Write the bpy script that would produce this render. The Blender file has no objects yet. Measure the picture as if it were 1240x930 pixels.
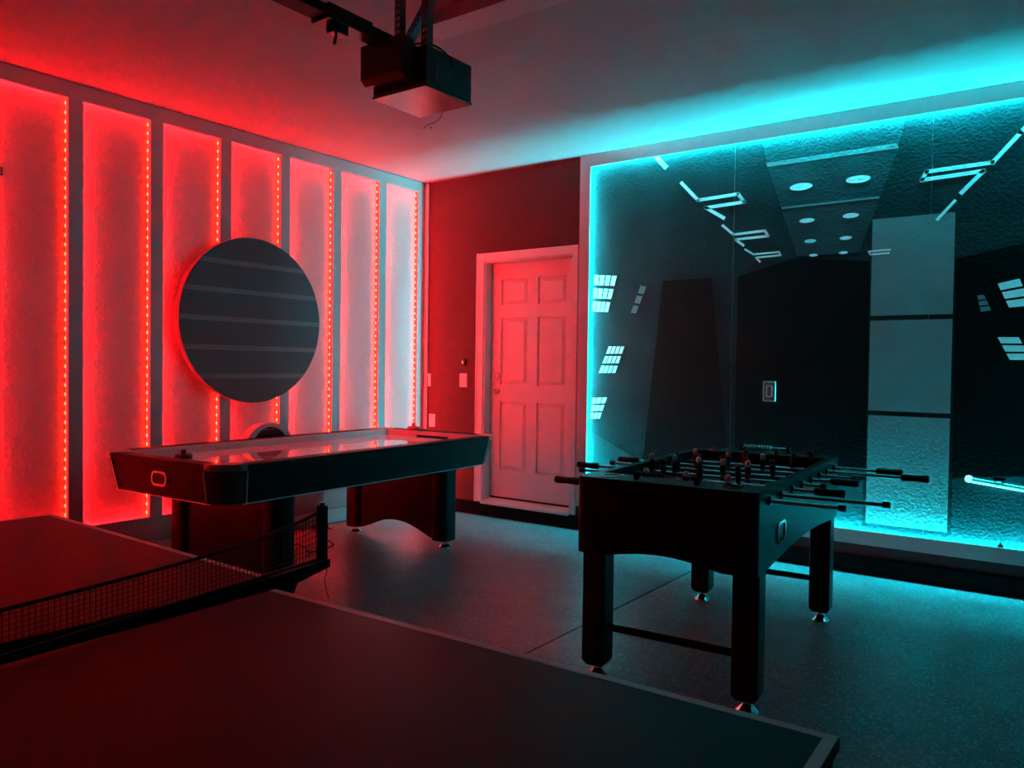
import bpy, bmesh, math, random
from mathutils import Vector, Matrix
random.seed(7)
R = math.radians
scene = bpy.context.scene
col = scene.collection

# ------------------------------------------------------------------ camera, world, exposure
HC = 2.966                                   # ceiling height
CAM = Vector((4.986, -5.401, 1.3016))
yaw, pit, rol, FPX = 0.630723, -0.022714, 0.013172, 954.71
F = Vector((-math.sin(yaw)*math.cos(pit), math.cos(yaw)*math.cos(pit), math.sin(pit)))
Rt = Vector((math.cos(yaw), math.sin(yaw), 0)); Up = Rt.cross(F)
R2 = Rt*math.cos(rol) + Up*math.sin(rol); U2 = Up*math.cos(rol) - Rt*math.sin(rol)
cd = bpy.data.cameras.new('camera'); cam = bpy.data.objects.new('camera', cd); col.objects.link(cam)
cam.matrix_world = Matrix((( R2.x, U2.x, -F.x, CAM.x), (R2.y, U2.y, -F.y, CAM.y), (R2.z, U2.z, -F.z, CAM.z), (0, 0, 0, 1)))
cd.sensor_width = 36; cd.lens = FPX/1240*36; cd.clip_start = .02
scene.camera = cam
world = bpy.data.worlds.new('world'); scene.world = world; world.use_nodes = True
world.node_tree.nodes['Background'].inputs[0].default_value = (.01, .01, .012, 1)
world.node_tree.nodes['Background'].inputs[1].default_value = .2
vs = scene.view_settings
vs.view_transform = 'Standard'; vs.look = 'None'; vs.exposure = 0.0; vs.gamma = 1.0; vs.use_curve_mapping = False
try:
    scene.cycles.use_denoising = True; scene.cycles.max_bounces = 8; scene.cycles.sample_clamp_indirect = 30
except Exception: pass
# strength of the LED strips (the only lamps of the room)
RED_DIODE = 95.0
RED_HIDDEN = 240.0
RED_SIDE = 260.0
RED_TAPE = .6
CYAN_TAPE = 1900.0

# ------------------------------------------------------------------ materials
MATS = {}
def mat(name, color, rough=.5, metal=0, var=.08, scale=8, bump=0, bscale=60, spec=.5, coat=0, emit=None, estr=0, ior=1.5):
    if name in MATS: return MATS[name]
    m = bpy.data.materials.new(name); m.use_nodes = True; nt = m.node_tree; N = nt.nodes; L = nt.links
    b = N['Principled BSDF']
    tc = N.new('ShaderNodeTexCoord'); no = N.new('ShaderNodeTexNoise')
    no.inputs['Scale'].default_value = scale; no.inputs['Detail'].default_value = 4
    L.new(tc.outputs['Object'], no.inputs['Vector'])
    cr = N.new('ShaderNodeValToRGB')
    cr.color_ramp.elements[0].position = .3; cr.color_ramp.elements[1].position = .7
    cr.color_ramp.elements[0].color = (*[c*(1-var) for c in color], 1)
    cr.color_ramp.elements[1].color = (*[min(1, c*(1+var)) for c in color], 1)
    L.new(no.outputs['Fac'], cr.inputs[0]); L.new(cr.outputs[0], b.inputs['Base Color'])
    b.inputs['Roughness'].default_value = rough; b.inputs['Metallic'].default_value = metal
    b.inputs['Specular IOR Level'].default_value = spec; b.inputs['IOR'].default_value = ior; b.inputs['Coat Weight'].default_value = coat
    if bump:
        n2 = N.new('ShaderNodeTexNoise'); n2.inputs['Scale'].default_value = bscale; n2.inputs['Detail'].default_value = 3
        L.new(tc.outputs['Object'], n2.inputs['Vector'])
        bp = N.new('ShaderNodeBump'); bp.inputs['Strength'].default_value = bump; bp.inputs['Distance'].default_value = .01
        L.new(n2.outputs['Fac'], bp.inputs['Height']); L.new(bp.outputs[0], b.inputs['Normal'])
    if emit:
        b.inputs['Emission Color'].default_value = (*emit, 1); b.inputs['Emission Strength'].default_value = estr
    MATS[name] = m
    return m
M_wallwhite = mat('pale textured wall paint', (.42, .42, .43), .75, bump=.5, bscale=55, var=.03)
M_ceil = mat('pale ceiling paint', (.38, .38, .39), .85, bump=.3, bscale=70, var=.02)
M_trimwhite = mat('pale board paint', (.46, .46, .47), .5, var=.03, bump=.05)
M_darkwall = mat('dark maroon wall paint', (.065, .007, .009), .7, var=.08, bump=.35, bscale=60)
M_curb = mat('black curb paint', (.006, .006, .007), .8, ior=1.15, var=.2, bump=.2)
M_greywall = mat('dark grey wall paint', (.035, .035, .038), .8, bump=.3)
M_door = mat('white door paint', (.66, .65, .65), .45, var=.02, bump=.06, bscale=120)
M_chrome = mat('chrome', (.75, .76, .78), .18, 1, var=.03)
M_steel = mat('brushed steel', (.5, .5, .52), .35, 1, var=.08, scale=30)
M_black = mat('black laminate', (.007, .007, .008), .45, ior=1.25, var=.2, bump=.04, bscale=200)
M_blackgloss = mat('black gloss plastic', (.012, .012, .013), .2, var=.1)
M_rubber = mat('black rubber', (.012, .012, .012), .65, var=.15)
M_plastic = mat('white switch plastic', (.7, .7, .69), .35, var=.02)
M_field = mat('white gloss playfield', (.62, .63, .65), .04, var=.03, coat=.6)
M_red = mat('red plastic', (.55, .02, .02), .35, var=.05)
M_ttop = mat('table tennis charcoal blue top', (.004, .0045, .006), .45, var=.12, scale=20, bump=.03, bscale=300, ior=1.16)
M_line = mat('white painted line', (.34, .35, .37), .45, var=.04)
M_net = mat('black net cord', (.012, .012, .013), .8, var=.2)
M_perf = mat('galvanised angle iron', (.16, .16, .17), .45, .8, var=.15, scale=25)
M_opener = mat('opener dark housing', (.035, .035, .038), .45, var=.1)
M_openerb = mat('opener satin base plate', (.15, .14, .14), .25, .85, var=.06)
M_lens = mat('opener smoked light lens', (.09, .085, .085), .3, var=.05)
M_pale = mat('pale figure plastic', (.75, .62, .6), .3, var=.04)
M_green = mat('soccer field green', (.012, .045, .03), .5, var=.12)
M_slate = mat('slate grey disc paint', (.065, .092, .102), .6, var=.10, scale=3)
M_slate2 = mat('light grey disc stripe', (.16, .19, .20), .6, var=.06, scale=6)
M_display = mat('black scoring display', (.006, .006, .006), .15)
def emis(name, color, strength):
    m = bpy.data.materials.new(name); m.use_nodes = True; nt = m.node_tree
    nt.nodes.remove(nt.nodes['Principled BSDF'])
    e = nt.nodes.new('ShaderNodeEmission'); e.inputs[0].default_value = (*color, 1); e.inputs[1].default_value = strength
    nt.links.new(e.outputs[0], nt.nodes['Material Output'].inputs[0])
    return m
M_rdiode = emis('red diode glow', (1, .0105, .001), RED_DIODE)
M_rdiode2 = emis('red diode glow behind boards', (1, .005, .008), RED_HIDDEN)
M_rdiode3 = emis('red diode glow beside boards', (1, .005, .008), RED_SIDE)
M_rtape = emis('red tape glow', (1, .16, .20), RED_TAPE)
M_ctape = emis('cyan tape glow', (.012, .80, .92), CYAN_TAPE)
M_glowbar = emis('cyan tube glow', (.25, .95, 1), 1.6)
M_amber = emis('amber indicator', (1, .6, .05), 1.2)

def floor_material():
    m = mat('flake epoxy floor', (.085, .110, .122), .36, var=.25, scale=5, bump=.12, bscale=140)
    nt = m.node_tree; N = nt.nodes; L = nt.links; b = N['Principled BSDF']
    src = b.inputs['Base Color'].links[0].from_socket
    tc = [n for n in N if n.type == 'TEX_COORD'][0]
    vo = N.new('ShaderNodeTexVoronoi'); vo.inputs['Scale'].default_value = 130
    L.new(tc.outputs['Object'], vo.inputs['Vector'])
    sep = N.new('ShaderNodeSeparateColor'); L.new(vo.outputs['Color'], sep.inputs[0])
    rp = N.new('ShaderNodeValToRGB'); rp.color_ramp.elements[0].position = .80; rp.color_ramp.elements[1].position = .90
    L.new(sep.outputs[0], rp.inputs[0])
    mx = N.new('ShaderNodeMix'); mx.data_type = 'RGBA'
    L.new(rp.outputs[0], mx.inputs[0]); L.new(src, mx.inputs[6]); mx.inputs[7].default_value = (.22, .28, .30, 1)
    L.new(mx.outputs[2], b.inputs['Base Color'])
    return m
M_floor = floor_material()

# ------------------------------------------------------------------ mesh helpers
class MB:
    def __init__(s): s.v = []; s.f = []; s.m = []
    def add(s, vs, fs, mi=0):
        o = len(s.v); s.v += [tuple(v) for v in vs]; s.f += [tuple(i+o for i in f) for f in fs]; s.m += [mi]*len(fs); return s
    def box(s, x0, x1, y0, y1, z0, z1, mi=0):
        x0, x1 = sorted((x0, x1)); y0, y1 = sorted((y0, y1)); z0, z1 = sorted((z0, z1))
        vs = [(x0,y0,z0),(x1,y0,z0),(x1,y1,z0),(x0,y1,z0),(x0,y0,z1),(x1,y0,z1),(x1,y1,z1),(x0,y1,z1)]
        return s.add(vs, [(0,3,2,1),(4,5,6,7),(0,1,5,4),(1,2,6,5),(2,3,7,6),(3,0,4,7)], mi)
    def prism(s, pts, a, b, axis='z', mi=0):
        # polygon pts (2D, CCW) extruded between a and b along an axis
        n = len(pts)
        def P(p, h): return (p[0], p[1], h) if axis == 'z' else ((p[0], h, p[1]) if axis == 'y' else (h, p[0], p[1]))
        vs = [P(p, a) for p in pts] + [P(p, b) for p in pts]
        fs = [tuple(range(n))[::-1], tuple(range(n, 2*n))] + [(i, (i+1) % n, n+(i+1) % n, n+i) for i in range(n)]
        return s.add(vs, fs, mi)
    def tube(s, pts, r, n=8, mi=0, caps=True):
        pts = [Vector(p) for p in pts]; rs = r if isinstance(r, (list, tuple)) else [r]*len(pts)
        rings = []; up = None
        for i, p in enumerate(pts):
            t = (pts[min(i+1, len(pts)-1)] - pts[max(i-1, 0)])
            t = t.normalized() if t.length > 1e-9 else Vector((0, 0, 1))
            a = up if up is not None else (Vector((0, 0, 1)) if abs(t.z) < .9 else Vector((1, 0, 0)))
            u = (a - t*a.dot(t)).normalized(); up = u; w = t.cross(u)
            rings.append([p + (u*math.cos(k*2*math.pi/n) + w*math.sin(k*2*math.pi/n))*rs[i] for k in range(n)])
        vs = [v for g in rings for v in g]; fs = []
        for i in range(len(pts)-1):
            for k in range(n): fs.append((i*n+k, i*n+(k+1) % n, (i+1)*n+(k+1) % n, (i+1)*n+k))
        if caps: fs += [tuple(range(n))[::-1], tuple((len(pts)-1)*n+k for k in range(n))]
        return s.add(vs, fs, mi)
    def lathe(s, prof, c=(0, 0, 0), n=20, axis='z', mi=0):
        # prof: list of (radius, height)
        vs = []
        for r, h in prof:
            for k in range(n):
                a = k*2*math.pi/n; x, y = r*math.cos(a), r*math.sin(a)
                p = (x, y, h) if axis == 'z' else ((x, -h, y) if axis == 'y' else (h, x, y))
                vs.append((p[0]+c[0], p[1]+c[1], p[2]+c[2]))
        fs = []
        for i in range(len(prof)-1):
            for k in range(n): fs.append((i*n+k, i*n+(k+1) % n, (i+1)*n+(k+1) % n, (i+1)*n+k))
        fs += [tuple(range(n))[::-1], tuple((len(prof)-1)*n+k for k in range(n))]
        return s.add(vs, fs, mi)
    def quad(s, a, b, c, d, mi=0): return s.add([a, b, c, d], [(0, 1, 2, 3)], mi)
    def mesh(s, name, mats):
        me = bpy.data.meshes.new(name); me.from_pydata(s.v, [], s.f); me.update()
        for m in (mats if isinstance(mats, (list, tuple)) else [mats]): me.materials.append(m)
        for p, i in zip(me.polygons, s.m): p.material_index = i
        bm = bmesh.new(); bm.from_mesh(me); bmesh.ops.recalc_face_normals(bm, faces=bm.faces); bm.to_mesh(me); bm.free()
        return me
    def build(s, name, mats, parent=None, smooth=False, bevel=0, fix=True):
        me = s.mesh(name, mats)
        if smooth:
            for p in me.polygons: p.use_smooth = True
            try: me.set_sharp_from_angle(angle=R(38))
            except Exception: pass
        o = bpy.data.objects.new(name, me); col.objects.link(o)
        if parent: o.parent = parent
        if bevel:
            md = o.modifiers.new('bevel', 'BEVEL'); md.width = bevel; md.segments = 2; md.limit_method = 'ANGLE'; md.angle_limit = R(40)
        return o
def empty(name, loc=(0, 0, 0), rz=0):
    o = bpy.data.objects.new(name, None); col.objects.link(o); o.location = loc; o.rotation_euler = (0, 0, rz); o.empty_display_size = .05
    return o
def tag(o, label, cat, group=None, kind=None):
    if label: o['label'] = label
    if cat: o['category'] = cat
    if group: o['group'] = group
    if kind: o['kind'] = kind
    return o
def struct(o, label, cat): o['kind'] = 'structure'; o['label'] = label; o['category'] = cat; return o
def clone(o, parent, loc=None, rz=None, name=None):
    c = o.copy(); col.objects.link(c); c.parent = parent
    if loc is not None: c.location = loc
    if rz is not None: c.rotation_euler = (0, 0, rz)
    return c
def rrect(w, h, r, n=6, cx=0, cy=0):
    pts = []
    for sx, sy, a0 in ((1, 1, 0), (-1, 1, 90), (-1, -1, 180), (1, -1, 270)):
        for k in range(n+1):
            a = R(a0 + 90*k/n); pts.append((cx + sx*(w/2-r) + r*math.cos(a), cy + sy*(h/2-r) + r*math.sin(a)))
    return pts
def ring(outer, inner, a, b, axis, mi=0, mb=None):
    mb = mb or MB(); n = len(outer)
    def P(p, h): return (p[0], p[1], h) if axis == 'z' else ((p[0], h, p[1]) if axis == 'y' else (h, p[0], p[1]))
    vs = [P(p, a) for p in outer] + [P(p, a) for p in inner] + [P(p, b) for p in outer] + [P(p, b) for p in inner]
    fs = []
    for i in range(n):
        j = (i+1) % n
        fs += [(i, j, n+j, n+i), (2*n+i, 3*n+i, 3*n+j, 2*n+j), (i, 2*n+i, 2*n+j, j), (n+i, n+j, 3*n+j, 3*n+i)]
    return mb.add(vs, fs, mi)

# ------------------------------------------------------------------ room shell
X1, Y1 = 6.35, -6.75                         # right wall, garage-door wall (both behind or beside the camera)
JX = 2.96                                    # control joint
fl = MB().box(-.15, X1+.15, Y1-.15, .15, -.12, -.012).build('floor', M_curb); struct(fl, 'speckled grey epoxy garage floor with a control joint', 'floor')
MB().box(-.15, JX-.005, Y1-.15, .15, -.012, 0).build('slab', M_floor, fl)
MB().box(JX+.005, X1+.15, Y1-.15, .15, -.012, 0).build('slab', M_floor, fl)
struct(MB().box(-.15, X1+.15, Y1-.15, .15, HC, HC+.12).build('ceiling', M_ceil), 'white textured garage ceiling washed by red and cyan light', 'ceiling')
struct(MB().box(-.15, 0, Y1-.15, .15, 0, HC).build('wall_left', M_wallwhite), 'white textured wall behind the glowing red bays', 'wall')
# back wall with an opening for the door
DX0, DX1, DZ0, DZ1 = .735, 1.64, .115, 2.205
wb = MB().box(0, DX0, 0, .15, 0, HC).box(DX1, X1+.15, 0, .15, 0, HC).box(DX0, DX1, 0, .15, DZ1, HC).box(DX0, DX1, 0, .15, 0, DZ0)
struct(wb.build('wall_back', M_darkwall), 'dark maroon wall around the white door', 'wall')
struct(MB().box(X1, X1+.15, Y1, 0, 0, HC).build('wall_right', M_greywall), 'plain dark grey side wall beyond the mural', 'wall')
struct(MB().box(0, X1, Y1-.15, Y1, 0, HC).build('wall_front', M_greywall), 'plain dark grey wall opposite the mural', 'wall')
struct(MB().box(.022, X1, -.022, 0, 0, .112).build('baseboard_back', M_curb, bevel=.004), 'low black painted curb along the mural wall', 'baseboard')
bl = MB().box(0, .022, Y1, -.022, 0, .114).build('baseboard_left', M_trimwhite, bevel=.004); struct(bl, 'pale baseboard under the glowing bays', 'baseboard')
struct(MB().box(.042, .088, -.02, 0, .114, HC).build('trim_1', M_trimwhite, bevel=.002), 'narrow white batten in the corner beside the bays', 'trim')
bm_ = MB().box(2.36, 4.2, -2.61, -2.45, 2.902, HC).build('trim_2', M_trimwhite, bevel=.003)
struct(bm_, 'white boxed beam fixed under the ceiling behind the opener', 'beam')

# ------------------------------------------------------------------ left wall: board frame with bays
FX = .042
P_ = .5115
st = [(-.105, -.022)] + [(-.548-P_*k-.0445, -.548-P_*k+.0445) for k in range(9)]
YE = st[-1][0]
wf = empty('board_frame'); tag(wf, 'white board frame dividing the side wall into tall glowing bays', 'wall frame')
BX, RS, RV = .022, .030, .045                # board back face, recess of the strips beside and above/below
for a, b in st:
    MB().box(BX, FX, a, b, .281, 2.868).build('stile', M_trimwhite, wf, bevel=.0015)
    MB().box(.001, BX, a, b-RS, .281-RV, 2.868+RV).build('furring_strip', M_trimwhite, wf)
MB().box(BX, FX, YE, -.022, 2.868, HC-.003).build('top_rail', M_trimwhite, wf, bevel=.0015)
MB().box(BX, FX, YE, -.022, .194, .281).build('bottom_rail', M_trimwhite, wf, bevel=.0015)
MB().box(.001, BX, YE, -.022, 2.868+RV, HC-.003).build('furring_strip', M_trimwhite, wf)
MB().box(.001, BX, YE, -.022, .194, .281-RV).build('furring_strip', M_trimwhite, wf)
ORD = ['first', 'second', 'third', 'fourth', 'fifth', 'sixth', 'seventh', 'eighth', 'ninth']
def diode_run(mb, p0, p1, nrm, sp=.056, a=.0065, b=.0095):
    p0, p1, nrm = Vector(p0), Vector(p1), Vector(nrm); d = p1-p0; n = max(2, int(d.length/sp)); t = d.normalized(); w = t.cross(nrm)
    for k in range(n):
        c = p0 + d*((k+.5)/n) + nrm*.0025
        mb.quad(c-t*b-w*a, c+t*b-w*a, c+t*b+w*a, c-t*b+w*a)
for k in range(9):
    y0, y1 = st[k+1][1]-RS, st[k][0]; z0, z1 = .281-RV, 2.868+RV; xc = .012; h = .008; e = .0012
    t = empty('led_strip', (0, (y0+y1)/2, z0))
    tag(t, 'red LED strip lining the %s wall bay counted from the door corner' % ORD[k], 'led strip', 'red strips in the wall bays')
    o = Vector(t.location)
    mb = MB()
    def Q(pts): mb.quad(*[tuple(Vector(p)-o) for p in pts])
    Q([(xc-h, y1-e, .281), (xc+h, y1-e, .281), (xc+h, y1-e, 2.868), (xc-h, y1-e, 2.868)])
    mb.build('tape', M_rtape, t)
    md = MB(); oo = lambda *p: tuple(Vector(p)-o)
    diode_run(md, oo(xc, y1-e, .281), oo(xc, y1-e, 2.868), (0, -1, 0))
    d = md.build('diodes', M_rdiode, t); d['kind'] = 'stuff'
    mb = MB()
    Q([(xc-h, y0+e, z0), (xc-h, y0+e, z1), (xc+h, y0+e, z1), (xc+h, y0+e, z0)])
    mb.build('recessed_tape', M_rdiode3, t); mb = MB()
    Q([(xc-h, y0, z0+e), (xc+h, y0, z0+e), (xc+h, y1, z0+e), (xc-h, y1, z0+e)])
    mb.build('recessed_tape', M_rdiode2, t); mb = MB()
    Q([(xc-h, y0, z1-e), (xc-h, y1, z1-e), (xc+h, y1, z1-e), (xc+h, y0, z1-e)])
    mb.build('recessed_tape', M_rdiode2, t)
# small dark printed mark on the wall in the bay by the table tennis table
tag(MB().box(0, .003, -3.62, -3.487, 2.34, 2.35).box(0, .003, -3.497, -3.487, 2.35, 2.388).box(0, .003, -3.62, -3.497, 2.362, 2.369).box(0, .003, -3.62, -3.497, 2.38, 2.388).build('wall_decal', M_rubber), 'small dark decal high on the wall inside a red bay', 'decal')

# round panel (plain stand-in: slate disc with level stripes)
dc = empty('round_wall_panel', (.043, -1.885, 1.605)); tag(dc, 'large round slate grey panel with pale stripes hung over the red bays', 'wall panel')
def disc(r, a, b, n=96):
    return MB().prism([(r*math.cos(2*math.pi*k/n), r*math.sin(2*math.pi*k/n)) for k in range(n)], a, b, 'x')
disc(.593, .012, .062).build('disc', M_slate, dc, smooth=True)
MB().box(0, .012, -.25, .25, -.03, .03).box(0, .012, -.03, .03, -.25, .25).build('mounting_cleat', M_black, dc)
def chord(z0, z1, r=.588, n=10):
    L_ = [(-math.sqrt(r*r-(z0+(z1-z0)*i/n)**2), z0+(z1-z0)*i/n) for i in range(n+1)]
    return [(-y, z) for y, z in L_] + L_[::-1]
for zz in (-.40, -.20, 0.0, .20, .40):
    MB().prism(chord(zz-.017, zz+.017), .062, .0635, 'x').build('stripe', M_slate2, dc)

# ------------------------------------------------------------------ mural
MX0, MX1, MZ0, MZ1 = 1.806, 5.46, .284, 2.868
def mural_mat(name, c, var=.15, sc=3, rough=.32): return mat(name, c, rough, ior=1.2, var=var, scale=sc, bump=.3, bscale=60)
M_mu = mural_mat('mural dark print', (.012, .028, .032), .35, 2.2)
M_mu2 = mural_mat('mural mid print', (.022, .048, .054), .25, 3)
M_mu3 = mural_mat('mural pale print', (.15, .21, .22), .08, 5)
M_mu4 = mural_mat('mural white print', (.85, .92, .93), .05, 5)
M_mu5 = mural_mat('mural black print', (.0025, .0035, .004), .2, 4)
mu = empty('wall_mural', (MX0, 0, MZ0)); tag(mu, 'dark wall mural of a corridor with light strips inside the cyan frame', 'mural')
def mo(x, z): return (x-MX0, z-MZ0)
seams = [MX0, 2.955, 4.19, MX1]
panels = []
for i in range(3):
    a, b = seams[i]-MX0-(.059 if i == 0 else 0), seams[i+1]-MX0+(.059 if i == 2 else 0)
    g = .0015
    panels.append(MB().box(a+(g if i else 0), b-(g if i < 2 else 0), -.004, 0, -.059, MZ1-MZ0+.059).build('mural_panel', M_mu, mu))
MB().box(seams[1]-MX0-.0015, seams[1]-MX0+.0015, -.003, 0, 0, MZ1-MZ0).build('seam', M_mu3, mu)
MB().box(seams[2]-MX0-.0015, seams[2]-MX0+.0015, -.003, 0, 0, MZ1-MZ0).build('seam', M_mu3, mu)
def pr(name, pts, m, lay=1, parent=None):
    # a flat printed shape: convex polygons in wall coordinates, a hair proud of the panel
    mb = MB(); polys = pts if isinstance(pts[0][0], (list, tuple)) else [pts]
    for p in polys: mb.prism([mo(*q) for q in p], -.004-.0004*lay, -.004-.0004*(lay-1), 'y')
    return mb.build(name, m, parent or mu)
def band(path, w):
    out = []
    for (x0, z0), (x1, z1) in zip(path, path[1:]):
        d = Vector((x1-x0, z1-z0)); L_ = d.length; d /= L_; n = Vector((-d.y, d.x))*w/2; a = Vector((x0, z0))-d*w*.4; b = Vector((x1, z1))+d*w*.4
        out.append([tuple(a+n), tuple(a-n), tuple(b-n), tuple(b+n)])
    return out
# printed ceiling of the corridor
pr('printed_ceiling', [(3.139, 2.868), (3.188, 2.685), (3.283, 2.389), (3.394, 2.063), (3.783, 2.062), (3.898, 2.391), (4.0, 2.696), (4.035, 2.868)], M_mu2, 1)
pr('printed_ceiling_rib', [(3.175, 2.715), (3.182, 2.685), (4.0, 2.690), (3.992, 2.722)], M_mu3, 2)
pr('printed_ceiling_rib', [(3.283, 2.40), (3.288, 2.388), (3.898, 2.391), (3.894, 2.404)], M_mu3, 2)
for x, z, w in ((3.411, 2.523, .075), (3.768, 2.527, .075), (3.454, 2.294, .05), (3.728, 2.299, .05), (3.478, 2.156, .038), (3.701, 2.158, .038), (3.501, 2.061, .028), (3.688, 2.064, .028)):
    e = [(x+w*math.cos(k*math.pi/8), z+w*.32*math.sin(k*math.pi/8)) for k in range(16)]
    pr('printed_downlight', e, M_mu4, 3)
# stepped light strips
pr('printed_light_strip', band([(2.355, 2.868), (2.425, 2.790)], .035), M_mu4, 3)
pr('printed_light_strip', band([(2.555, 2.655), (2.685, 2.515), (2.98, 2.525), (3.025, 2.465), (2.745, 2.455), (2.88, 2.368)], .024), M_mu4, 3)
pr('printed_light_strip', band([(2.873, 2.316), (2.953, 2.245), (3.174, 2.252), (3.198, 2.214), (2.966, 2.209), (3.026, 2.164)], .017), M_mu4, 3)
pr('printed_light_strip', band([(3.038, 2.135), (3.097, 2.096), (3.273, 2.099), (3.284, 2.077), (3.115, 2.072), (3.144, 2.042)], .012), M_mu4, 3)
pr('printed_light_strip', band([(4.80, 2.87), (4.64, 2.681), (4.506, 2.530), (4.16, 2.522), (4.135, 2.475), (4.46, 2.486), (4.350, 2.372)], .024), M_mu4, 3)
pr('printed_light_strip', band([(4.316, 2.328), (4.225, 2.225)], .017), M_mu4, 3)
pr('printed_light_strip', band([(3.965, 2.062), (3.84, 2.06), (3.852, 2.040), (3.96, 2.042)], .010), M_mu4, 3)
# plain grids of printed wall lights
def grid(c, nu, nv, m=M_mu4):
    (ax, az), (bx, bz), (cx, cz), (dx, dz) = c; out = []
    def P(u, v): return ((1-u)*(1-v)*ax+u*(1-v)*bx+u*v*cx+(1-u)*v*dx, (1-u)*(1-v)*az+u*(1-v)*bz+u*v*cz+(1-u)*v*dz)
    for i in range(nu):
        for j in range(nv):
            u0, u1, v0, v1 = (i+.1)/nu, (i+.9)/nu, (j+.12)/nv, (j+.88)/nv
            out.append([P(u0, v0), P(u0, v1), P(u1, v1), P(u1, v0)])
    pr('printed_light_grid', out, m, 3)
grid([(1.829, 2.039), (2.042, 2.02), (1.96, 1.718), (1.812, 1.729)], 4, 3)
grid([(2.235, 1.934), (2.296, 1.919), (2.203, 1.705), (2.150, 1.712)], 1, 3, M_mu3)
grid([(1.972, 1.474), (2.116, 1.473), (2.034, 1.25), (1.88, 1.248)], 4, 3)
grid([(1.824, 1.065), (1.972, 1.076), (1.902, 0.892), (1.812, 0.886)], 3, 3)
grid([(4.531, 1.823), (4.80, 1.885), (4.86, 1.69), (4.596, 1.672)], 2, 3)
grid([(4.44, 1.76), (4.482, 1.763), (4.526, 1.664), (4.46, 1.652)], 1, 3, M_mu3)
grid([(4.538, 1.514), (4.80, 1.51), (4.87, 1.37), (4.607, 1.37)], 2, 3)
# plain stand-ins for the printed figures: one dark and one pale upright block
pr('printed_dark_block', [(2.99, .445), (3.85, .605), (3.85, 2.0), (3.40, 2.05), (2.99, 1.95)], M_mu5, 1)
pr('printed_dark_block', [(4.34, .665), (4.95, .745), (4.95, 2.1), (4.33, 1.98)], M_mu5, 1)
pr('printed_dark_block', [(2.25, .30), (2.98, .30), (2.80, 1.95), (2.42, 1.95)], M_mu5, 2)
pr('printed_pale_block', [[(3.86, .33), (4.32, .33), (4.32, 1.02), (3.86, 1.02)], [(3.86, 1.05), (4.32, 1.05), (4.32, 1.62), (3.86, 1.62)], [(3.86, 1.65), (4.32, 1.65), (4.32, 2.26), (3.86, 2.26)]], M_mu3, 2)
pr('printed_floor', [(MX0, .284), (2.24, .284), (2.20, .62), (MX0, .80)], M_mu2, 1)
pr('printed_floor', [(2.99, .284), (3.84, .284), (3.84, .60), (2.99, .44)], M_mu2, 1)
pr('printed_floor', [(4.34, .284), (MX1, .284), (MX1, .80), (4.34, .66)], M_mu2, 1)

MFY, MBY, MR = -.042, -.022, .052           # board front, board back, recess of the strip behind the boards
mf = empty('mural_frame', (MX0, 0, MZ0)); tag(mf, 'white board frame around the dark mural', 'frame')
def mfb(n, x0, x1, z0, z1, ya=MFY, yb=MBY): return MB().box(x0-MX0, x1-MX0, ya, yb, z0-MZ0, z1-MZ0).build(n, M_trimwhite, mf, bevel=.0015 if ya == MFY else 0)
mfb('stile', 1.712, MX0, .194, HC-.003); mfb('stile', MX1, MX1+.094, .194, HC-.003)
mfb('top_rail', MX0, MX1, MZ1, HC-.003); mfb('bottom_rail', MX0, MX1, .194, MZ0)
mfb('furring_strip', 1.712, MX0-MR, .194, HC-.003, MBY, -.0005); mfb('furring_strip', MX1+MR, MX1+.094, .194, HC-.003, MBY, -.0005)
mfb('furring_strip', MX0-MR, MX1+MR, MZ1+MR, HC-.003, MBY, -.0005); mfb('furring_strip', MX0-MR, MX1+MR, .194, MZ0-MR, MBY, -.0005)
t = empty('led_strip', (MX0, 0, MZ0)); tag(t, 'cyan LED strip lining the inside of the mural frame', 'led strip')
y0, y1, e, w, h = -.020, -.006, .0015, MX1-MX0, MZ1-MZ0
mb = MB(); q = MR-e
mb.quad((-q, y0, -q), (-q, y1, -q), (-q, y1, h+q), (-q, y0, h+q)); mb.quad((w+q, y0, -q), (w+q, y0, h+q), (w+q, y1, h+q), (w+q, y1, -q))
mb.quad((-q, y0, -q), (w+q, y0, -q), (w+q, y1, -q), (-q, y1, -q)); mb.quad((-q, y0, h+q), (-q, y1, h+q), (w+q, y1, h+q), (w+q, y0, h+q))
mb.build('tape', M_ctape, t)
MB().box(-q+.002, -q+.006, y1, y1+.004, .02, h-.02).build('tape_backing', M_plastic, t)
# clip on the bottom rail
tag(MB().box(4.585, 4.612, -.035, -.012, MZ0, MZ0+.012).lathe([(.006, 0), (.008, .006), (.003, .018)], (4.598, -.024, MZ0+.01), 8).build('strip_clip', M_black), 'tiny black clip sitting on the lower mural frame rail', 'clip')

# plain glowing tube on the mural (generic stand-in)
bar = empty('wall_tube_lamp', (4.43, -.03, .66)); tag(bar, 'glowing pale tube with a dark knob mounted low on the mural', 'wall lamp')
MB().tube([(.012, 0, .006), (.35, 0, -.03)], .013, 12).build('tube', M_steel, bar, smooth=True)
MB().lathe([(.004, -.022), (.018, -.016), (.023, 0), (.018, .016), (.004, .022)], (0, 0, .008), 14, 'x').build('end_cap', M_glowbar, bar, smooth=True)
MB().tube([(.015, -.002, -.011), (.35, -.002, -.047)], .0035, 8).build('light_rod', M_glowbar, bar)
MB().tube([(.14, 0, -.008), (.162, 0, -.010)], .019, 14).build('collar', M_steel, bar, smooth=True)
MB().prism(rrect(.062, .018, .008, 4, .155, .022), -.010, .010, 'y').build('knob', M_blackgloss, bar)
MB().box(.05, .07, .005, .0255, -.01, .006).build('bracket', M_black, bar); MB().box(.27, .29, .005, .0255, -.03, -.014).build('bracket', M_black, bar)

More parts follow.
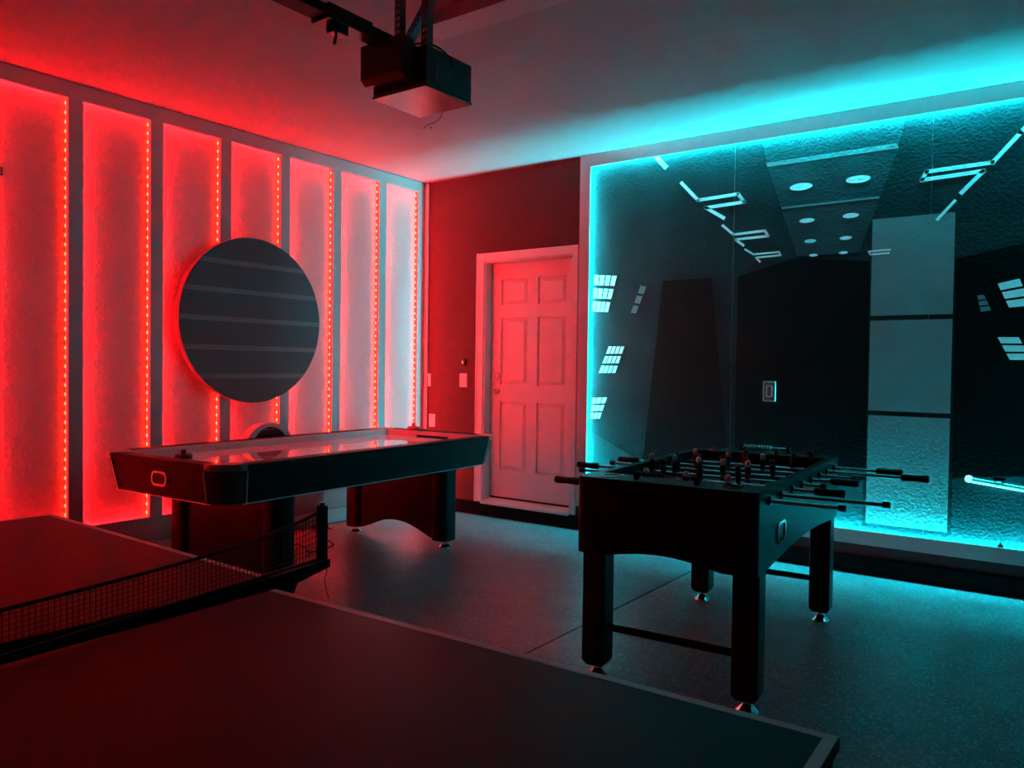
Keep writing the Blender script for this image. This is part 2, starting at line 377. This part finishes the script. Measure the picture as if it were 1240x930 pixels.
# ------------------------------------------------------------------ wall plates
def plate(name, loc, w, h, label, cat, kind):
    t = empty(name, loc); tag(t, label, cat, None)
    MB().prism(rrect(w, h, .006, 3), -.006, 0, 'y').build('cover_plate', M_plastic, t, bevel=.002)
    if kind == 'rocker':
        MB().prism(rrect(.033, .067, .003, 2), -.009, -.006, 'y').build('rocker', M_plastic, t, bevel=.001)
    elif kind == 'double':
        for s in (-1, 1): MB().prism(rrect(.03, .066, .003, 2, s*.022), -.009, -.006, 'y').build('rocker', M_plastic, t, bevel=.001)
    elif kind == 'outlet':
        for s in (-1, 1):
            f = MB().prism(rrect(.034, .028, .008, 3, 0, s*.02), -.0085, -.006, 'y').build('socket', M_plastic, t)
            MB().box(-.009, -.006, -.009, -.0085, s*.02-.004, s*.02+.006).box(.006, .009, -.009, -.0085, s*.02-.004, s*.02+.006).build('slot', M_rubber, f)
    for s in (-1, 1): MB().lathe([(.003, 0), (.002, .001)], (0, -.006, s*h*.42), 8, 'y').build('screw', M_steel, t)
    return t
plate('light_switch', (.097, 0, 1.165), .05, .117, 'narrow white switch plate on the dark maroon wall next to the corner batten', 'switch', 'rocker')
plate('light_switch', (.510, 0, 1.170), .085, .122, 'wide white double switch plate beside the door casing', 'switch', 'double')
plate('power_outlet', (.143, 0, .795), .075, .118, 'white outlet plate low on the dark maroon wall behind the air hockey table', 'outlet', 'outlet')
t = empty('indicator_button', (.520, 0, 1.332)); tag(t, 'small dark wall button with an amber light above the double switch', 'button')
MB().prism(rrect(.032, .062, .008, 3), -.018, 0, 'y').build('housing', M_rubber, t, bevel=.003)
MB().prism(rrect(.012, .026, .004, 3, -.010, -.002), -.0195, -.018, 'y').build('indicator', M_amber, t)
t = empty('switch_plate', (3.228, -.0045, 1.152)); tag(t, 'pale framed switch plate set in the dark middle of the mural', 'switch')
MB().prism(rrect(.080, .130, .004, 3), -.003, 0, 'y').build('cover_plate', mat('tinted plate', (.12, .17, .18), .4), t)
ring(rrect(.086, .136, .004, 3), rrect(.074, .124, .003, 3), -.008, 0, 'y').build('rim', M_plastic, t)
ring(rrect(.042, .082, .010, 4), rrect(.028, .066, .006, 4), -.009, -.003, 'y').build('inner_frame', M_plastic, t)
MB().prism(rrect(.027, .065, .004, 3), -.006, -.003, 'y').build('rocker', mat('tinted plate', (0,0,0)), t)
MB().lathe([(.003, 0), (.002, .001)], (0, -.003, -.052), 8, 'y').build('screw', M_steel, t)

# ------------------------------------------------------------------ door
dr = empty('door_1', (DX0, 0, DZ0)); struct(dr, 'white six panel door in a white casing with lever and deadbolt', 'door')
W_, H_ = DX1-DX0, DZ1-DZ0
cw = .074
MB().box(-cw, 0, -.018, 0, 0, H_+.07).build('casing', M_door, dr, bevel=.003)
MB().box(W_, W_+.052, -.018, 0, 0, H_+.07).build('casing', M_door, dr, bevel=.003)
MB().box(-cw, W_+.052, -.0185, 0, H_, H_+.07).build('casing', M_door, dr, bevel=.003)
for x0, x1 in ((-cw-.002, -cw+.012), (W_+.040, W_+.0525)): MB().box(x0, x1, -.024, -.018, 0, H_+.07).build('casing_bead', M_door, dr, bevel=.002)
MB().box(0, .012, -.004, .15, 0, H_).build('jamb', M_door, dr); MB().box(W_-.012, W_, -.004, .15, 0, H_).build('jamb', M_door, dr)
MB().box(0.012, W_-.012, -.004, .15, H_-.012, H_).build('jamb', M_door, dr)
MB().prism([(-.030, -.012), (.14, -.012), (.14, .030), (.05, .030), (-.030, .006)], .0, W_, 'x').build('threshold', M_door, dr)
MB().box(.014, W_-.014, .094, .112, .030, .046).build('weather_strip', M_rubber, dr)
DY = .085
sx0, sx1, sz0, sz1 = .014, W_-.014, .047, H_-.014
sl = MB(); sw = sx1-sx0; cx = (sx0+sx1)/2
rows = [(.235, .835), (.975, 1.555), (1.665, 1.89)]
rows = [(sz0+a, sz0+b) for a, b in rows]
cols = [(sx0+.105, cx-.052), (cx+.052, sx1-.105)]
sl.box(sx0, sx1, DY+.014, DY+.04, sz0, sz1)
sl.box(sx0, cols[0][0], DY, DY+.014, sz0, sz1).box(cols[0][1], cols[1][0], DY, DY+.014, sz0, sz1).box(cols[1][1], sx1, DY, DY+.014, sz0, sz1)
zs = [sz0] + [z for r_ in rows for z in r_] + [sz1]
for c in cols:
    for i in range(0, 8, 2): sl.box(c[0], c[1], DY, DY+.014, zs[i], zs[i+1])
slab = sl.build('door_slab', M_door, dr)
for c in cols:
    for r_ in rows:
        a, b, c0, d0 = c[0]+.012, c[1]-.012, r_[0]+.012, r_[1]-.012; q = .028
        vs = [(a, DY+.0141, c0), (b, DY+.0141, c0), (b, DY+.0141, d0), (a, DY+.0141, d0), (a+q, DY+.002, c0+q), (b-q, DY+.002, c0+q), (b-q, DY+.002, d0-q), (a+q, DY+.002, d0-q)]
        MB().add(vs, [(4, 5, 6, 7), (0, 1, 5, 4), (1, 2, 6, 5), (2, 3, 7, 6), (3, 0, 4, 7), (3, 2, 1, 0)]).build('raised_panel', M_door, slab)
db = MB().lathe([(.030, 0), (.030, .008), (.024, .014), (.008, .016)], (.085, DY, 1.100), 20, 'y').build('deadbolt', M_steel, dr, smooth=True)
MB().box(.083, .087, DY-.024, DY-.014, 1.086, 1.114).build('thumb_turn', M_steel, db)
lv = MB().lathe([(.030, 0), (.030, .007), (.022, .012), (.011, .014), (.011, .045)], (.085, DY, .970), 20, 'y').build('door_lever', M_steel, dr, smooth=True)
MB().tube([(.085, DY-.045, .970), (.06, DY-.047, .972), (.02, DY-.044, .976)], [.010, .009, .007], 10).build('lever_arm', M_steel, lv, smooth=True)
for z in (.25, 1.05, 1.85): MB().tube([(W_-.012, DY-.006, z-.045), (W_-.012, DY-.006, z+.045)], .006, 8).build('hinge', M_steel, dr)

# ------------------------------------------------------------------ air hockey table
AH = empty('air_hockey_table', (.895, -1.90, 0), R(2.6)); tag(AH, 'long black air hockey table with glossy white playfield before the red bays', 'game table')
hw, hl, zt, zb, ins = .572, 1.215, .780, .572, .035
ra = .15
def arc_pts(sx, sy, w, l, r, n=8):
    a0 = {(1, 1): 0, (-1, 1): 90, (-1, -1): 180, (1, -1): 270}[(sx, sy)]
    return [(sx*(w-r)+r*math.cos(R(a0+90*k/n)), sy*(l-r)+r*math.sin(R(a0+90*k/n))) for k in range(n+1)]
M_cap = mat('dark grey corner plastic', (.05, .05, .052), .35, var=.08)
for sx, sy in ((1, 1), (-1, 1), (-1, -1), (1, -1)):
    to = arc_pts(sx, sy, hw, hl, ra); bo = arc_pts(sx, sy, hw-ins, hl-ins, ra*.9); ti = arc_pts(sx, sy, hw-.03, hl-.03, ra-.03); bi = arc_pts(sx, sy, hw-ins-.03, hl-ins-.03, ra*.9-.03)
    n = len(to); vs = [(*p, zt-.03) for p in to]+[(*p, zb) for p in bo]+[(*p, zb) for p in bi]+[(*p, zt-.03) for p in ti]; fs = []
    for i in range(n-1):
        for k in range(4): a, b = k*n, ((k+1) % 4)*n; fs.append((a+i, a+i+1, b+i+1, b+i))
    fs += [(0, n, 2*n, 3*n), (n-1, 4*n-1, 3*n-1, 2*n-1)]
    cap = MB().add(vs, fs).build('corner_cap', M_cap, AH, smooth=True)
    # metal lip on top of the cap
    lo = arc_pts(sx, sy, hw+.008, hl+.008, ra); mb = MB(); i3 = [(sx*(hw-ra), sy*(hl-.088)), (sx*(hw-.088), sy*(hl-.088)), (sx*(hw-.088), sy*(hl-ra))]
    if sx*sy < 0: i3 = i3[::-1]
    mb.prism(lo + i3, zt-.03, zt+.004, 'z').build('lip', M_steel, cap, smooth=True)
    for p, q in ((to[0], bo[0]), (to[-1], bo[-1])):
        MB().tube([(p[0]*1.003, p[1]*1.003, zt-.03), (q[0]*1.003, q[1]*1.003, zb)], .006, 6).build('edge_trim', M_chrome, cap)
for s in (-1, 1):
    ap = MB().prism([(s*hw, zt-.02), (s*(hw-.03), zt-.02), (s*(hw-ins-.03), zb), (s*(hw-ins), zb)], -(hl-ra), hl-ra, 'y').build('side_apron', M_black, AH)
    MB().box(s*(hw-ins)-.004, s*(hw-ins)+.004, -(hl-ra), hl-ra, zb-.004, zb+.001).build('bottom_trim', M_steel, ap)
    ap = MB().prism([(s*hl, zt-.02), (s*(hl-.03), zt-.02), (s*(hl-ins-.03), zb), (s*(hl-ins), zb)], -(hw-ra), hw-ra, 'x').build('end_apron', M_black, AH)
    MB().box(-(hw-ra), hw-ra, s*(hl-ins)-.004, s*(hl-ins)+.004, zb-.004, zb+.001).build('bottom_trim', M_steel, ap)
    MB().box(s*(hw-.085), s*hw, -(hl-ra), hl-ra, zt-.022, zt+.001).build('top_rail', M_black, AH, bevel=.006)
    MB().box(-(hw-ra), hw-ra, s*(hl-.085), s*hl, zt-.022, zt+.001).build('top_rail', M_black, AH, bevel=.006)
    rl = MB().box(s*(hw-.098), s*(hw-.085), -(hl-.085), hl-.085, .734, zt-.003).build('bumper_rail', M_trimwhite, AH)
    for k in range(13):
        MB().lathe([(.0035, 0), (.003, .0015)], (s*(hw-.098)-(.0015 if s > 0 else 0), -1.0+k*.166, .757), 6, 'x').build('screw', M_black, rl)
    for q in (-1, 1):
        MB().box(q*.16, q*(hw-.085), s*(hl-.098), s*(hl-.085), .734, zt-.003).build('end_bumper', M_trimwhite, AH)
    MB().box(-.16, .16, s*(hl-.098), s*(hl-.085), .746, zt-.003).build('goal_lip', M_trimwhite, AH)
MB().box(-(hw-.086), hw-.086, -(hl-.086), hl-.086, .70, .734).build('playfield', M_field, AH)
M_fline = mat('faint field marking', (.40, .12, .13), .1)
pf = MB()
ring([(.15*math.cos(k*math.pi/24), .15*math.sin(k*math.pi/24)) for k in range(48)], [(.14*math.cos(k*math.pi/24), .14*math.sin(k*math.pi/24)) for k in range(48)], .734, .7344, 'z').build('center_circle', M_fline, AH)
MB().box(-(hw-.1), hw-.1, -.006, .006, .734, .7344).build('center_line', M_fline, AH)
MB().box(-.45, .45, -1.1, 1.1, .60, .70).build('blower_box', M_black, AH)
# puck return on the near end
pr_ = ring(rrect(.140, .082, .034, 6, .02, .672), rrect(.114, .056, .024, 6, .02, .672), -hl+.005, -hl+.03, 'y').build('puck_return_rim', M_chrome, AH, smooth=True)
MB().prism(rrect(.114, .056, .024, 6, .02, .672), -hl+.012, -hl+.03, 'y').build('puck_return_hole', M_display, pr_)
# leg panels
for s in (-1, 1):
    yc = s*.74
    n = 14; a = .30
    arch = [(-.36, .058)] + [(-.33 + .66*k/n, .060+(.090 if s > 0 else .035)*math.sin(math.pi*k/n)) for k in range(n+1)] + [(.36, .058), (.36, .60), (-.36, .60)]
    pn = MB().prism(arch, yc-.035, yc+.035, 'y').build('leg_panel', M_black, AH)
    for q in (-1, 1):
        c = MB().prism(rrect(.15, .16, .06, 6, q*.425, yc), .055, .60, 'z').build('leg_column', M_black, AH, smooth=True)
        MB().lathe([(.045, 0), (.045, .008), (.030, .020), (.012, .024), (.012, .056)], (q*.445, yc, 0), 18).build('leveling_foot', M_chrome, c, smooth=True)
# arch-shaped scorer on the wall side
sc = empty('scoreboard', (-hw-.028, .01, .70)); sc.parent = AH
def archpts(rw, rh, n=20): return [(rw*math.cos(math.pi*k/n), rh*math.sin(math.pi*k/n)) for k in range(n+1)]
mb = MB(); o_, i_ = archpts(.215, .178), archpts(.155, .150); n = len(o_); 
vs = [(-.04, *p) for p in o_]+[(-.04, *p) for p in i_]+[(.04, *p) for p in o_]+[(.04, *p) for p in i_]; fs = []
for i in range(n-1): fs += [(i, i+1, n+i+1, n+i), (2*n+i, 3*n+i, 3*n+i+1, 2*n+i+1), (i, 2*n+i, 2*n+i+1, i+1), (n+i, n+i+1, 3*n+i+1, 3*n+i)]
fs += [(0, n, 3*n, 2*n), (n-1, 3*n-1, 4*n-1, 2*n-1)]
mb.add(vs, fs).build('arch', M_trimwhite, sc, smooth=True)
MB().prism(archpts(.154, .149), -.03, .02, 'x').build('display', M_display, sc)
MB().box(.02, .021, -.045, .045, .128, .136).build('indicator_slot', M_red, sc)
MB().box(-.028, .028, -.2, .2, -.10, 0).build('bracket', M_black, sc)
# power cord hanging below the table and lying on the floor
wcord = [(.62, -2.02, .575), (.60, -2.0, .40), (.57, -1.98, .12), (.52, -1.9, .012), (.43, -1.76, .006), (.58, -1.80, .006), (.70, -1.86, .006), (.66, -1.62, .006), (.45, -1.52, .006), (.30, -1.47, .006)]
def smooth_path(pts, n=6):
    out = []; P = [Vector(p) for p in pts]
    for i in range(len(P)-1):
        p0, p1, p2, p3 = P[max(i-1, 0)], P[i], P[i+1], P[min(i+2, len(P)-1)]
        for k in range(n):
            t = k/n; out.append(.5*((2*p1)+(p2-p0)*t+(2*p0-5*p1+4*p2-p3)*t*t+(3*p1-p0-3*p2+p3)*t**3))
    return out+[P[-1]]
pc = MB().tube(smooth_path(wcord), .0045, 6).build('power_cord', M_rubber, AH, smooth=True); bpy.context.view_layer.update(); pc.matrix_parent_inverse = AH.matrix_world.inverted(); pc['label'] = 'thin black power cord hanging to the floor'
t = empty('power_adapter', (.14, -1.30, .0), R(20)); tag(t, 'black power adapter lying on the floor under the air hockey table', 'adapter')
MB().box(-.06, .06, -.03, .03, 0, .035).build('case', M_rubber, t, bevel=.006); MB().tube([(.06, 0, .015), (.1, .01, .006)], .004, 6).build('cable_stub', M_rubber, t)
# mallets and puck
def mallet(loc, m, label):
    t = empty('mallet', loc); tag(t, label, 'mallet')
    MB().lathe([(.046, 0), (.050, .006), (.050, .016), (.043, .024), (.026, .020), (.018, .026)], (0, 0, 0), 24).build('base', m, t, smooth=True)
    MB().lathe([(.017, .024), (.014, .034), (.017, .044), (.012, .050), (.004, .052)], (0, 0, 0), 18).build('handle', m, t, smooth=True)
    return t
mallet((.70, -2.80, .7345), M_rubber, 'black air hockey mallet near the puck return end of the playfield')
mallet((.60, -.735, .7815), M_red, 'red air hockey mallet standing on the rail at the door end')
t = MB().lathe([(.030, 0), (.032, .002), (.032, .005), (.030, .007)], (0, 0, 0), 24).build('puck', M_rubber, smooth=True); t.location = (.70, -.735, .7815); tag(t, 'flat black puck lying beside the red mallet', 'puck')

# ------------------------------------------------------------------ foosball table
FB = empty('foosball_table', (3.615, -1.833, 0), R(3.4)); tag(FB, 'black foosball table with eight steel rods standing before the mural', 'game table')
fw, fh, FZ = .371, .765, .85
M_fb = mat('foosball black cabinet', (.014, .016, .017), .38, ior=1.3, var=.12, bump=.03, bscale=250)
def archpanel(half, thick_axis, a, b, cut):
    n = 16; bot = [(-half, .540), (-half+cut, .540)] + [(-(half-cut)+2*(half-cut)*k/n, .540+.032*math.sin(math.pi*k/n)) for k in range(1, n)] + [(half-cut, .540), (half, .540), (half, FZ), (-half, FZ)]
    return MB().prism(bot, a, b, thick_axis)
for s in (-1, 1):
    sp = archpanel(fh-.03, 'x', s*fw, s*(fw-.035), .10).build('side_panel', M_fb, FB)
    ep = archpanel(fw-.03, 'y', s*fh, s*(fh-.035), .10).build('end_panel', M_fb, FB)
    MB().box(-(fw-.035), fw-.035, s*(fh-.17), s*(fh-.15), .70, FZ-.012).build('goal_wall', M_fb, FB)
    dk = MB()
    dk.prism(rrect(2*fw, .17, .03, 5, 0, s*(fh-.085)), FZ-.02, FZ+.003, 'z'); dk = dk.build('end_deck', M_fb, FB, bevel=.003)
    for q in (-1, 1):
        pos = (q*.25, s*(fh-.085))
        rg = ring([(pos[0]+.043*math.cos(k*math.pi/12), pos[1]+.043*math.sin(k*math.pi/12)) for k in range(24)], [(pos[0]+.037*math.cos(k*math.pi/12), pos[1]+.037*math.sin(k*math.pi/12)) for k in range(24)], FZ+.003, FZ+.007, 'z').build('cup_holder', M_chrome, FB, smooth=True)
        MB().lathe([(.037, .0032), (.036, .004)], (pos[0], pos[1], FZ), 24).build('cup_well', M_display, rg)
    ab = empty('score_counter', (0, s*(fh-.05), FZ+.003)); ab.parent = FB
    for q in (-1, 1): MB().box(q*.125-.010, q*.125+.010, -.010, .010, 0, .032).build('post', M_blackgloss, ab, bevel=.002)
    MB().tube([(-.125, 0, .024), (.125, 0, .024)], .002, 6).build('wire', M_chrome, ab)
    for k in range(10):
        x = (-.108 + k*.0155) if k < 7 else (.105 - (9-k)*.0155)
        if s > 0: x = -.108+k*.0155
        MB().lathe([(.004, -.006), (.010, -.003), (.010, .003), (.004, .006)], (x, 0, .024), 8, 'x').build('bead', M_blackgloss if s < 0 else M_steel, ab, smooth=True)
    for q in (-1, 1):
        c = arc_pts(q, s, fw, fh, .035, 6)
        MB().prism(c + [(q*(fw-.05), s*(fh-.05))], .540, FZ-.001, 'z').build('corner_post', M_fb, FB, smooth=True)
MB().box(-(fw-.035), fw-.035, -(fh-.035), fh-.035, .70, .715).build('playfield', M_green, FB)
MB().box(-(fw-.06), fw-.06, -.004, .004, .715, .7154).build('field_line', M_line, FB)
MB().box(-(fw-.036), fw-.036, -(fh-.036), fh-.036, .665, .70).build('field_base', M_fb, FB)
# ball return on the side
br = ring(rrect(.125, .090, .03, 6, -.42, .655), rrect(.103, .068, .022, 6, -.42, .655), fw-.01, fw+.006, 'x').build('ball_return_rim', M_chrome, FB, smooth=True)
MB().prism(rrect(.103, .068, .022, 6, -.42, .655), fw-.01, fw+.001, 'x').build('ball_return_hole', M_display, br)
MB().box(fw, fw+.004, -.335, -.305, .748, .752).build('catch', M_blackgloss, FB)
# legs
for sx in (-1, 1):
    for sy in (-1, 1):
        cx, cy = sx*.316, sy*.658
        lp = rrect(.102, .102, .010, 2, cx, cy); sm = rrect(.078, .078, .010, 2, cx, cy)
        n = len(lp)
        mb = MB().prism(lp, .072, .60, 'z')
        vs = [(*p, .072) for p in lp]+[(*p, .052) for p in sm]
        mb.add(vs, [(i, (i+1) % n, n+(i+1) % n, n+i) for i in range(n)]+[tuple(range(n, 2*n))])
        lg = mb.build('leg', M_fb, FB)
        MB().lathe([(.044, 0), (.044, .006), (.020, .030), (.011, .034), (.011, .056)], (cx, cy, 0), 20).build('leveling_foot', M_chrome, lg, smooth=True)
for s in (-1, 1): MB().tube([(-.29, s*.658, .215), (.29, s*.658, .215)], .016, 12).build('stretcher', M_blackgloss, FB, smooth=True)
# rods with handles and men
RIGHT = [4.264, 4.387, 4.200, 4.095, 4.195, 4.160, 4.440, 4.310]
MEN = [3, 2, 3, 5, 5, 3, 2, 3]; MG = [.17, .24, .17, .115, .115, .17, .24, .17]
RHAND = [0, 0, 1, 0, 1, 0, 1, 1]
RZ = .805
man_b = MB().lathe([(.006, .012), (.012, .018), (.014, .032), (.016, .050), (.013, .056), (.006, .058)], (0, 0, 0), 10)
man_b.box(-.010, .010, -.007, .007, -.045, .014).box(-.012, .012, -.012, .014, -.062, -.045)
ME_B = man_b.mesh('figure_body', M_rubber); ME_H = MB().lathe([(.003, .056), (.010, .060), (.0135, .070), (.011, .081), (.003, .086)], (0, 0, 0), 10).mesh('figure_head', M_rubber)
ME_Bp = man_b.mesh('figure_body', M_rubber); ME_Hp = MB().lathe([(.003, .056), (.010, .060), (.0135, .070), (.011, .081), (.003, .086)], (0, 0, 0), 10).mesh('figure_head', M_pale)
for me in (ME_B, ME_H, ME_Bp, ME_Hp):
    for p in me.polygons: p.use_smooth = True
for i in range(8):
    y = -.615 + i*.1757
    xr = RIGHT[i]-3.612 - .02
    ln = 1.175; xl = xr-ln
    rod = MB().tube([(xl, y, RZ), (xr, y, RZ)], .0075, 10).build('rod', M_chrome, FB, smooth=True)
    hx0, hx1 = (xr-.105, xr+.012) if RHAND[i] else (xl-.012, xl+.105)
    MB().tube([(hx0, y, RZ), (hx0+.01, y, RZ), (hx0+.06, y, RZ), (hx1-.006, y, RZ), (hx1, y, RZ)], [.013, .0165, .0145, .0175, .013], 10).build('handle', M_rubber, rod, smooth=True)
    ex = xl if RHAND[i] else xr
    MB().tube([(ex-.012, y, RZ), (ex+.012, y, RZ)], .0115, 10).build('rod_cap', M_rubber, rod, smooth=True)
    for s in (-1, 1): MB().tube([(s*(fw-.042), y, RZ), (s*(fw+.010), y, RZ)], .017, 12).build('bearing', M_blackgloss, FB, smooth=True)
    mid = (xl+xr)/2 + (.0 if i not in (1, 6) else -.03)
    mid = max(-.09, min(.09, mid))
    for k in range(MEN[i]):
        x = mid + (k-(MEN[i]-1)/2)*MG[i]
        pale = not RHAND[i]
        b = bpy.data.objects.new('player_figure', ME_Bp if pale else ME_B); col.objects.link(b); b.parent = rod; b.location = (x, y, RZ)
        h = bpy.data.objects.new('player_head', ME_Hp if pale else ME_H); col.objects.link(h); h.parent = rod; h.location = (x, y, RZ)
        tl = [(.0), (1.2), (.15), (0), (.3), (0), (-.3), (.2)][i]
        b.rotation_euler = (tl, 0, 0); h.rotation_euler = (tl, 0, 0)

# ------------------------------------------------------------------ table tennis table
TT = empty('table_tennis_table', (3.2, -4.85, 0)); tag(TT, 'dark table tennis table with pale edge lines in two halves', 'game table')
HLN = 1.365
def half(corner, z, yaw, near):
    # local frame: corner on the mural side, x along the table, y across (0 to -1.525)
    L_, W_ = HLN, 1.525
    hf = MB().box(0, L_, -W_, 0, -.022, 0).build('table_half', M_ttop, TT, bevel=.003)
    hf.location = (corner[0]-3.2, corner[1]+4.85, z); hf.rotation_euler = (0, 0, yaw)
    MB().box(.002, L_-.002, -.021, -.001, 0, .0006).build('side_line', M_line, hf)
    MB().box(.002, L_-.002, -W_+.001, -W_+.021, 0, .0006).build('side_line', M_line, hf)
    e0 = L_-.022 if near else .002; MB().box(e0, e0+.020, -W_+.0215, -.0215, 0, .0006).build('end_line', M_line, hf)
    ring([(.010, -W_+.010), (L_-.008, -W_+.010), (L_-.008, -.010), (.010, -.010)], [(.035, -W_+.035), (L_-.033, -W_+.035), (L_-.033, -.035), (.035, -.035)], -.068, -.022, 'z').build('apron_frame', M_black, hf)
    xo, xi = (1.12, .22) if near else (L_-1.12, L_-.22)
    for y in (-.17, -W_+.17):
        MB().box(xo-.02, xo+.02, y-.02, y+.02, -z+.012, -.022).lathe([(.022, -z), (.024, -z+.004), (.024, -z+.012), (.018, -z+.0125)], (xo, y, 0), 12).build('leg', M_black, hf)
        MB().box(xi-.02, xi+.02, y-.02, y+.02, -z+.09, -.022).lathe([(.02, -.015), (.048, -.013), (.048, .013), (.02, .015)], (xi, y, -z+.0485), 16, 'y').build('caster_leg', M_black, hf)
    MB().box(xo-.015, xo+.015, -W_+.19, -.19, -z+.30, -z+.33).build('brace', M_black, hf)
    MB().box(xi-.015, xi+.015, -W_+.19, -.19, -z+.12, -z+.15).build('brace', M_black, hf)
half((1.893, -4.053), .731, R(-1.5), False)
half((3.320, -4.136), .724, R(1.6), True)
# net with clamp posts across the gap
NL, NH = .915, .150
NY = R(8.0)
NT = empty('table_tennis_net', (3.225+NL*math.sin(NY), -3.905-NL*math.cos(NY), .733), NY); tag(NT, 'black mesh net with clamp posts across the table tennis table', 'net')
mb = MB(); r = .0007
ny = int(2*NL/.0125)
def sag(y): return NH - .050*(1-(abs(y)/NL)**4)
for k in range(ny+1):
    y = -NL + 2*NL*k/ny; mb.box(-r, r, y-r, y+r, .006, sag(y))
SEG6 = [(0,3,2,1),(4,5,6,7),(0,1,5,4),(1,2,6,5),(2,3,7,6),(3,0,4,7)]
def ribbon(mb, x, za, zb_):
    for k in range(28):
        ya, yb = -NL+2*NL*k/28, -NL+2*NL*(k+1)/28
        mb.add([(-x, ya, za(ya)), (x, ya, za(ya)), (x, yb, za(yb)), (-x, yb, za(yb)), (-x, ya, zb_(ya)), (x, ya, zb_(ya)), (x, yb, zb_(yb)), (-x, yb, zb_(yb))], SEG6)
    return mb
for j in range(9):
    ribbon(mb, r, lambda y: .012+(sag(y)-.014)*j/8-r, lambda y: .012+(sag(y)-.014)*j/8+r)
nm = mb.build('net_mesh', M_net, NT); nm['kind'] = 'stuff'
ribbon(MB(), .002, lambda y: sag(y)-.007, lambda y: sag(y)+.001).build('top_tape', M_net, NT)
MB().box(-.0025, .0025, -NL, NL, .002, .013).build('bottom_tape', M_net, NT)
for s in (-1, 1):
    po = MB().box(-.013, .013, s*NL-.008, s*NL+.014, -.012, NH+.012).build('post', M_black, NT, bevel=.003)
    MB().tube([(0, s*NL+.003, NH+.010), (0, s*NL+.003, NH+.020)], .007, 8).build('knob', M_black, po)
    MB().prism([(s*.70, .001), (s*.70, .008), (s*(NL+.016), .008), (s*(NL+.016), -.014), (s*.80, -.030), (s*.775, -.075), (s*.7655, -.085), (s*.7655, .001)], -.02, .02, 'x').build('clamp', M_black, po)
    MB().tube(smooth_path([(0, s*(NL+.016), -.002), (.004, s*(NL+.020), -.03), (-.002, s*(NL+.017), -.06), (.010, s*(NL+.022), -.11)]), .0012, 5).build('tension_cord', M_net, po)

# ------------------------------------------------------------------ garage door opener
OP = empty('garage_door_opener', (2.708, -2.943, 2.40)); tag(OP, 'dark garage door opener hanging from the ceiling on perforated irons', 'opener')
MB().box(-.148, .148, -.142, .142, .012, .165).build('housing', M_opener, OP, bevel=.006)
MB().box(-.150, .150, -.144, .144, 0, .012).build('base_plate', M_openerb, OP, bevel=.002)
lc = MB().prism([(-.215, .055), (-.190, .035), (-.142, .035), (-.142, .195), (-.215, .195)], -.148, .085, 'x').build('light_cover', M_lens, OP, bevel=.006)
MB().box(.1485, .150, -.09, .02, .03, .13).build('side_label', mat('dull label', (.06, .07, .07), .5), OP)
MB().box(-.075, .005, -3.3, -.02, .178, .214).build('rail', M_black, OP)
tr = MB().box(-.085, .015, -.52, -.30, .165, .222).box(-.06, -.01, -.47, -.40, .14, .165).build('trolley', M_blackgloss, OP, bevel=.004)
MB().tube([(-.035, -.44, .14), (-.035, -.45, .10)], .006, 6).build('release_arm', M_black, tr)
MB().box(-.10, .02, -.09, .02, .165, .215).build('sprocket_cover', M_black, OP, bevel=.01)
def iron(p0, p1, w=.034, name='hanger'):
    p0, p1 = Vector(p0), Vector(p1); dd = p1-p0; L_ = dd.length; t = dd.normalized(); up = Vector((0, -1, 0)); s = t.cross(up).normalized()*w/2; th = t.cross(s).normalized()*.0015
    mb = MB()
    def slab_(a0, a1, b0, b1):
        P = [p0+t*a+s*b for a, b in ((a0, b0), (a1, b0), (a1, b1), (a0, b1))]
        mb.add([q-th for q in P]+[q+th for q in P], [(0,3,2,1),(4,5,6,7),(0,1,5,4),(1,2,6,5),(2,3,7,6),(3,0,4,7)])
    slab_(0, L_, -1, -.62); slab_(0, L_, .62, 1); slab_(0, L_, -.2, .2)
    a = 0
    while a < L_: slab_(a, min(a+.016, L_), -.62, -.2); slab_(a, min(a+.016, L_), .2, .62); a += .028
    # return flange of the angle
    q = t.cross(s).normalized()*.03
    P = [p0+s*.97, p1+s*.97, p1+s*.97+q, p0+s*.97+q]; mb.add([v for v in P]+[v+s*.06 for v in P], [(0,3,2,1),(4,5,6,7),(0,1,5,4),(1,2,6,5),(2,3,7,6),(3,0,4,7)])
    return mb.build(name, M_perf, OP)
zc_ = HC-2.40
iron((.10, -.10, .165), (.10, -.10, zc_)); iron((-.10, -.05, .165), (-.10, -.05, zc_)); iron((-.10, -.06, .18), (.0, .10, zc_), name='brace')
MB().tube(smooth_path([(-.04, -.10, .20), (.03, -.09, .205), (.09, -.10, .19), (.135, -.06, .18), (.149, .0, .15), (.150, .01, .11)]), .004, 6).build('cable', M_rubber, OP)
MB().tube(smooth_path([(.02, .10, 0), (.018, .10, -.03), (.0, .09, -.055), (-.03, .07, -.07), (-.05, .06, -.085)]), .0016, 5).build('antenna_wire', M_rubber, OP)
MB().lathe([(.002, -.003), (.004, 0), (.002, .003)], (-.025, .08, -.08), 6).build('wire_tip', M_rubber, OP)
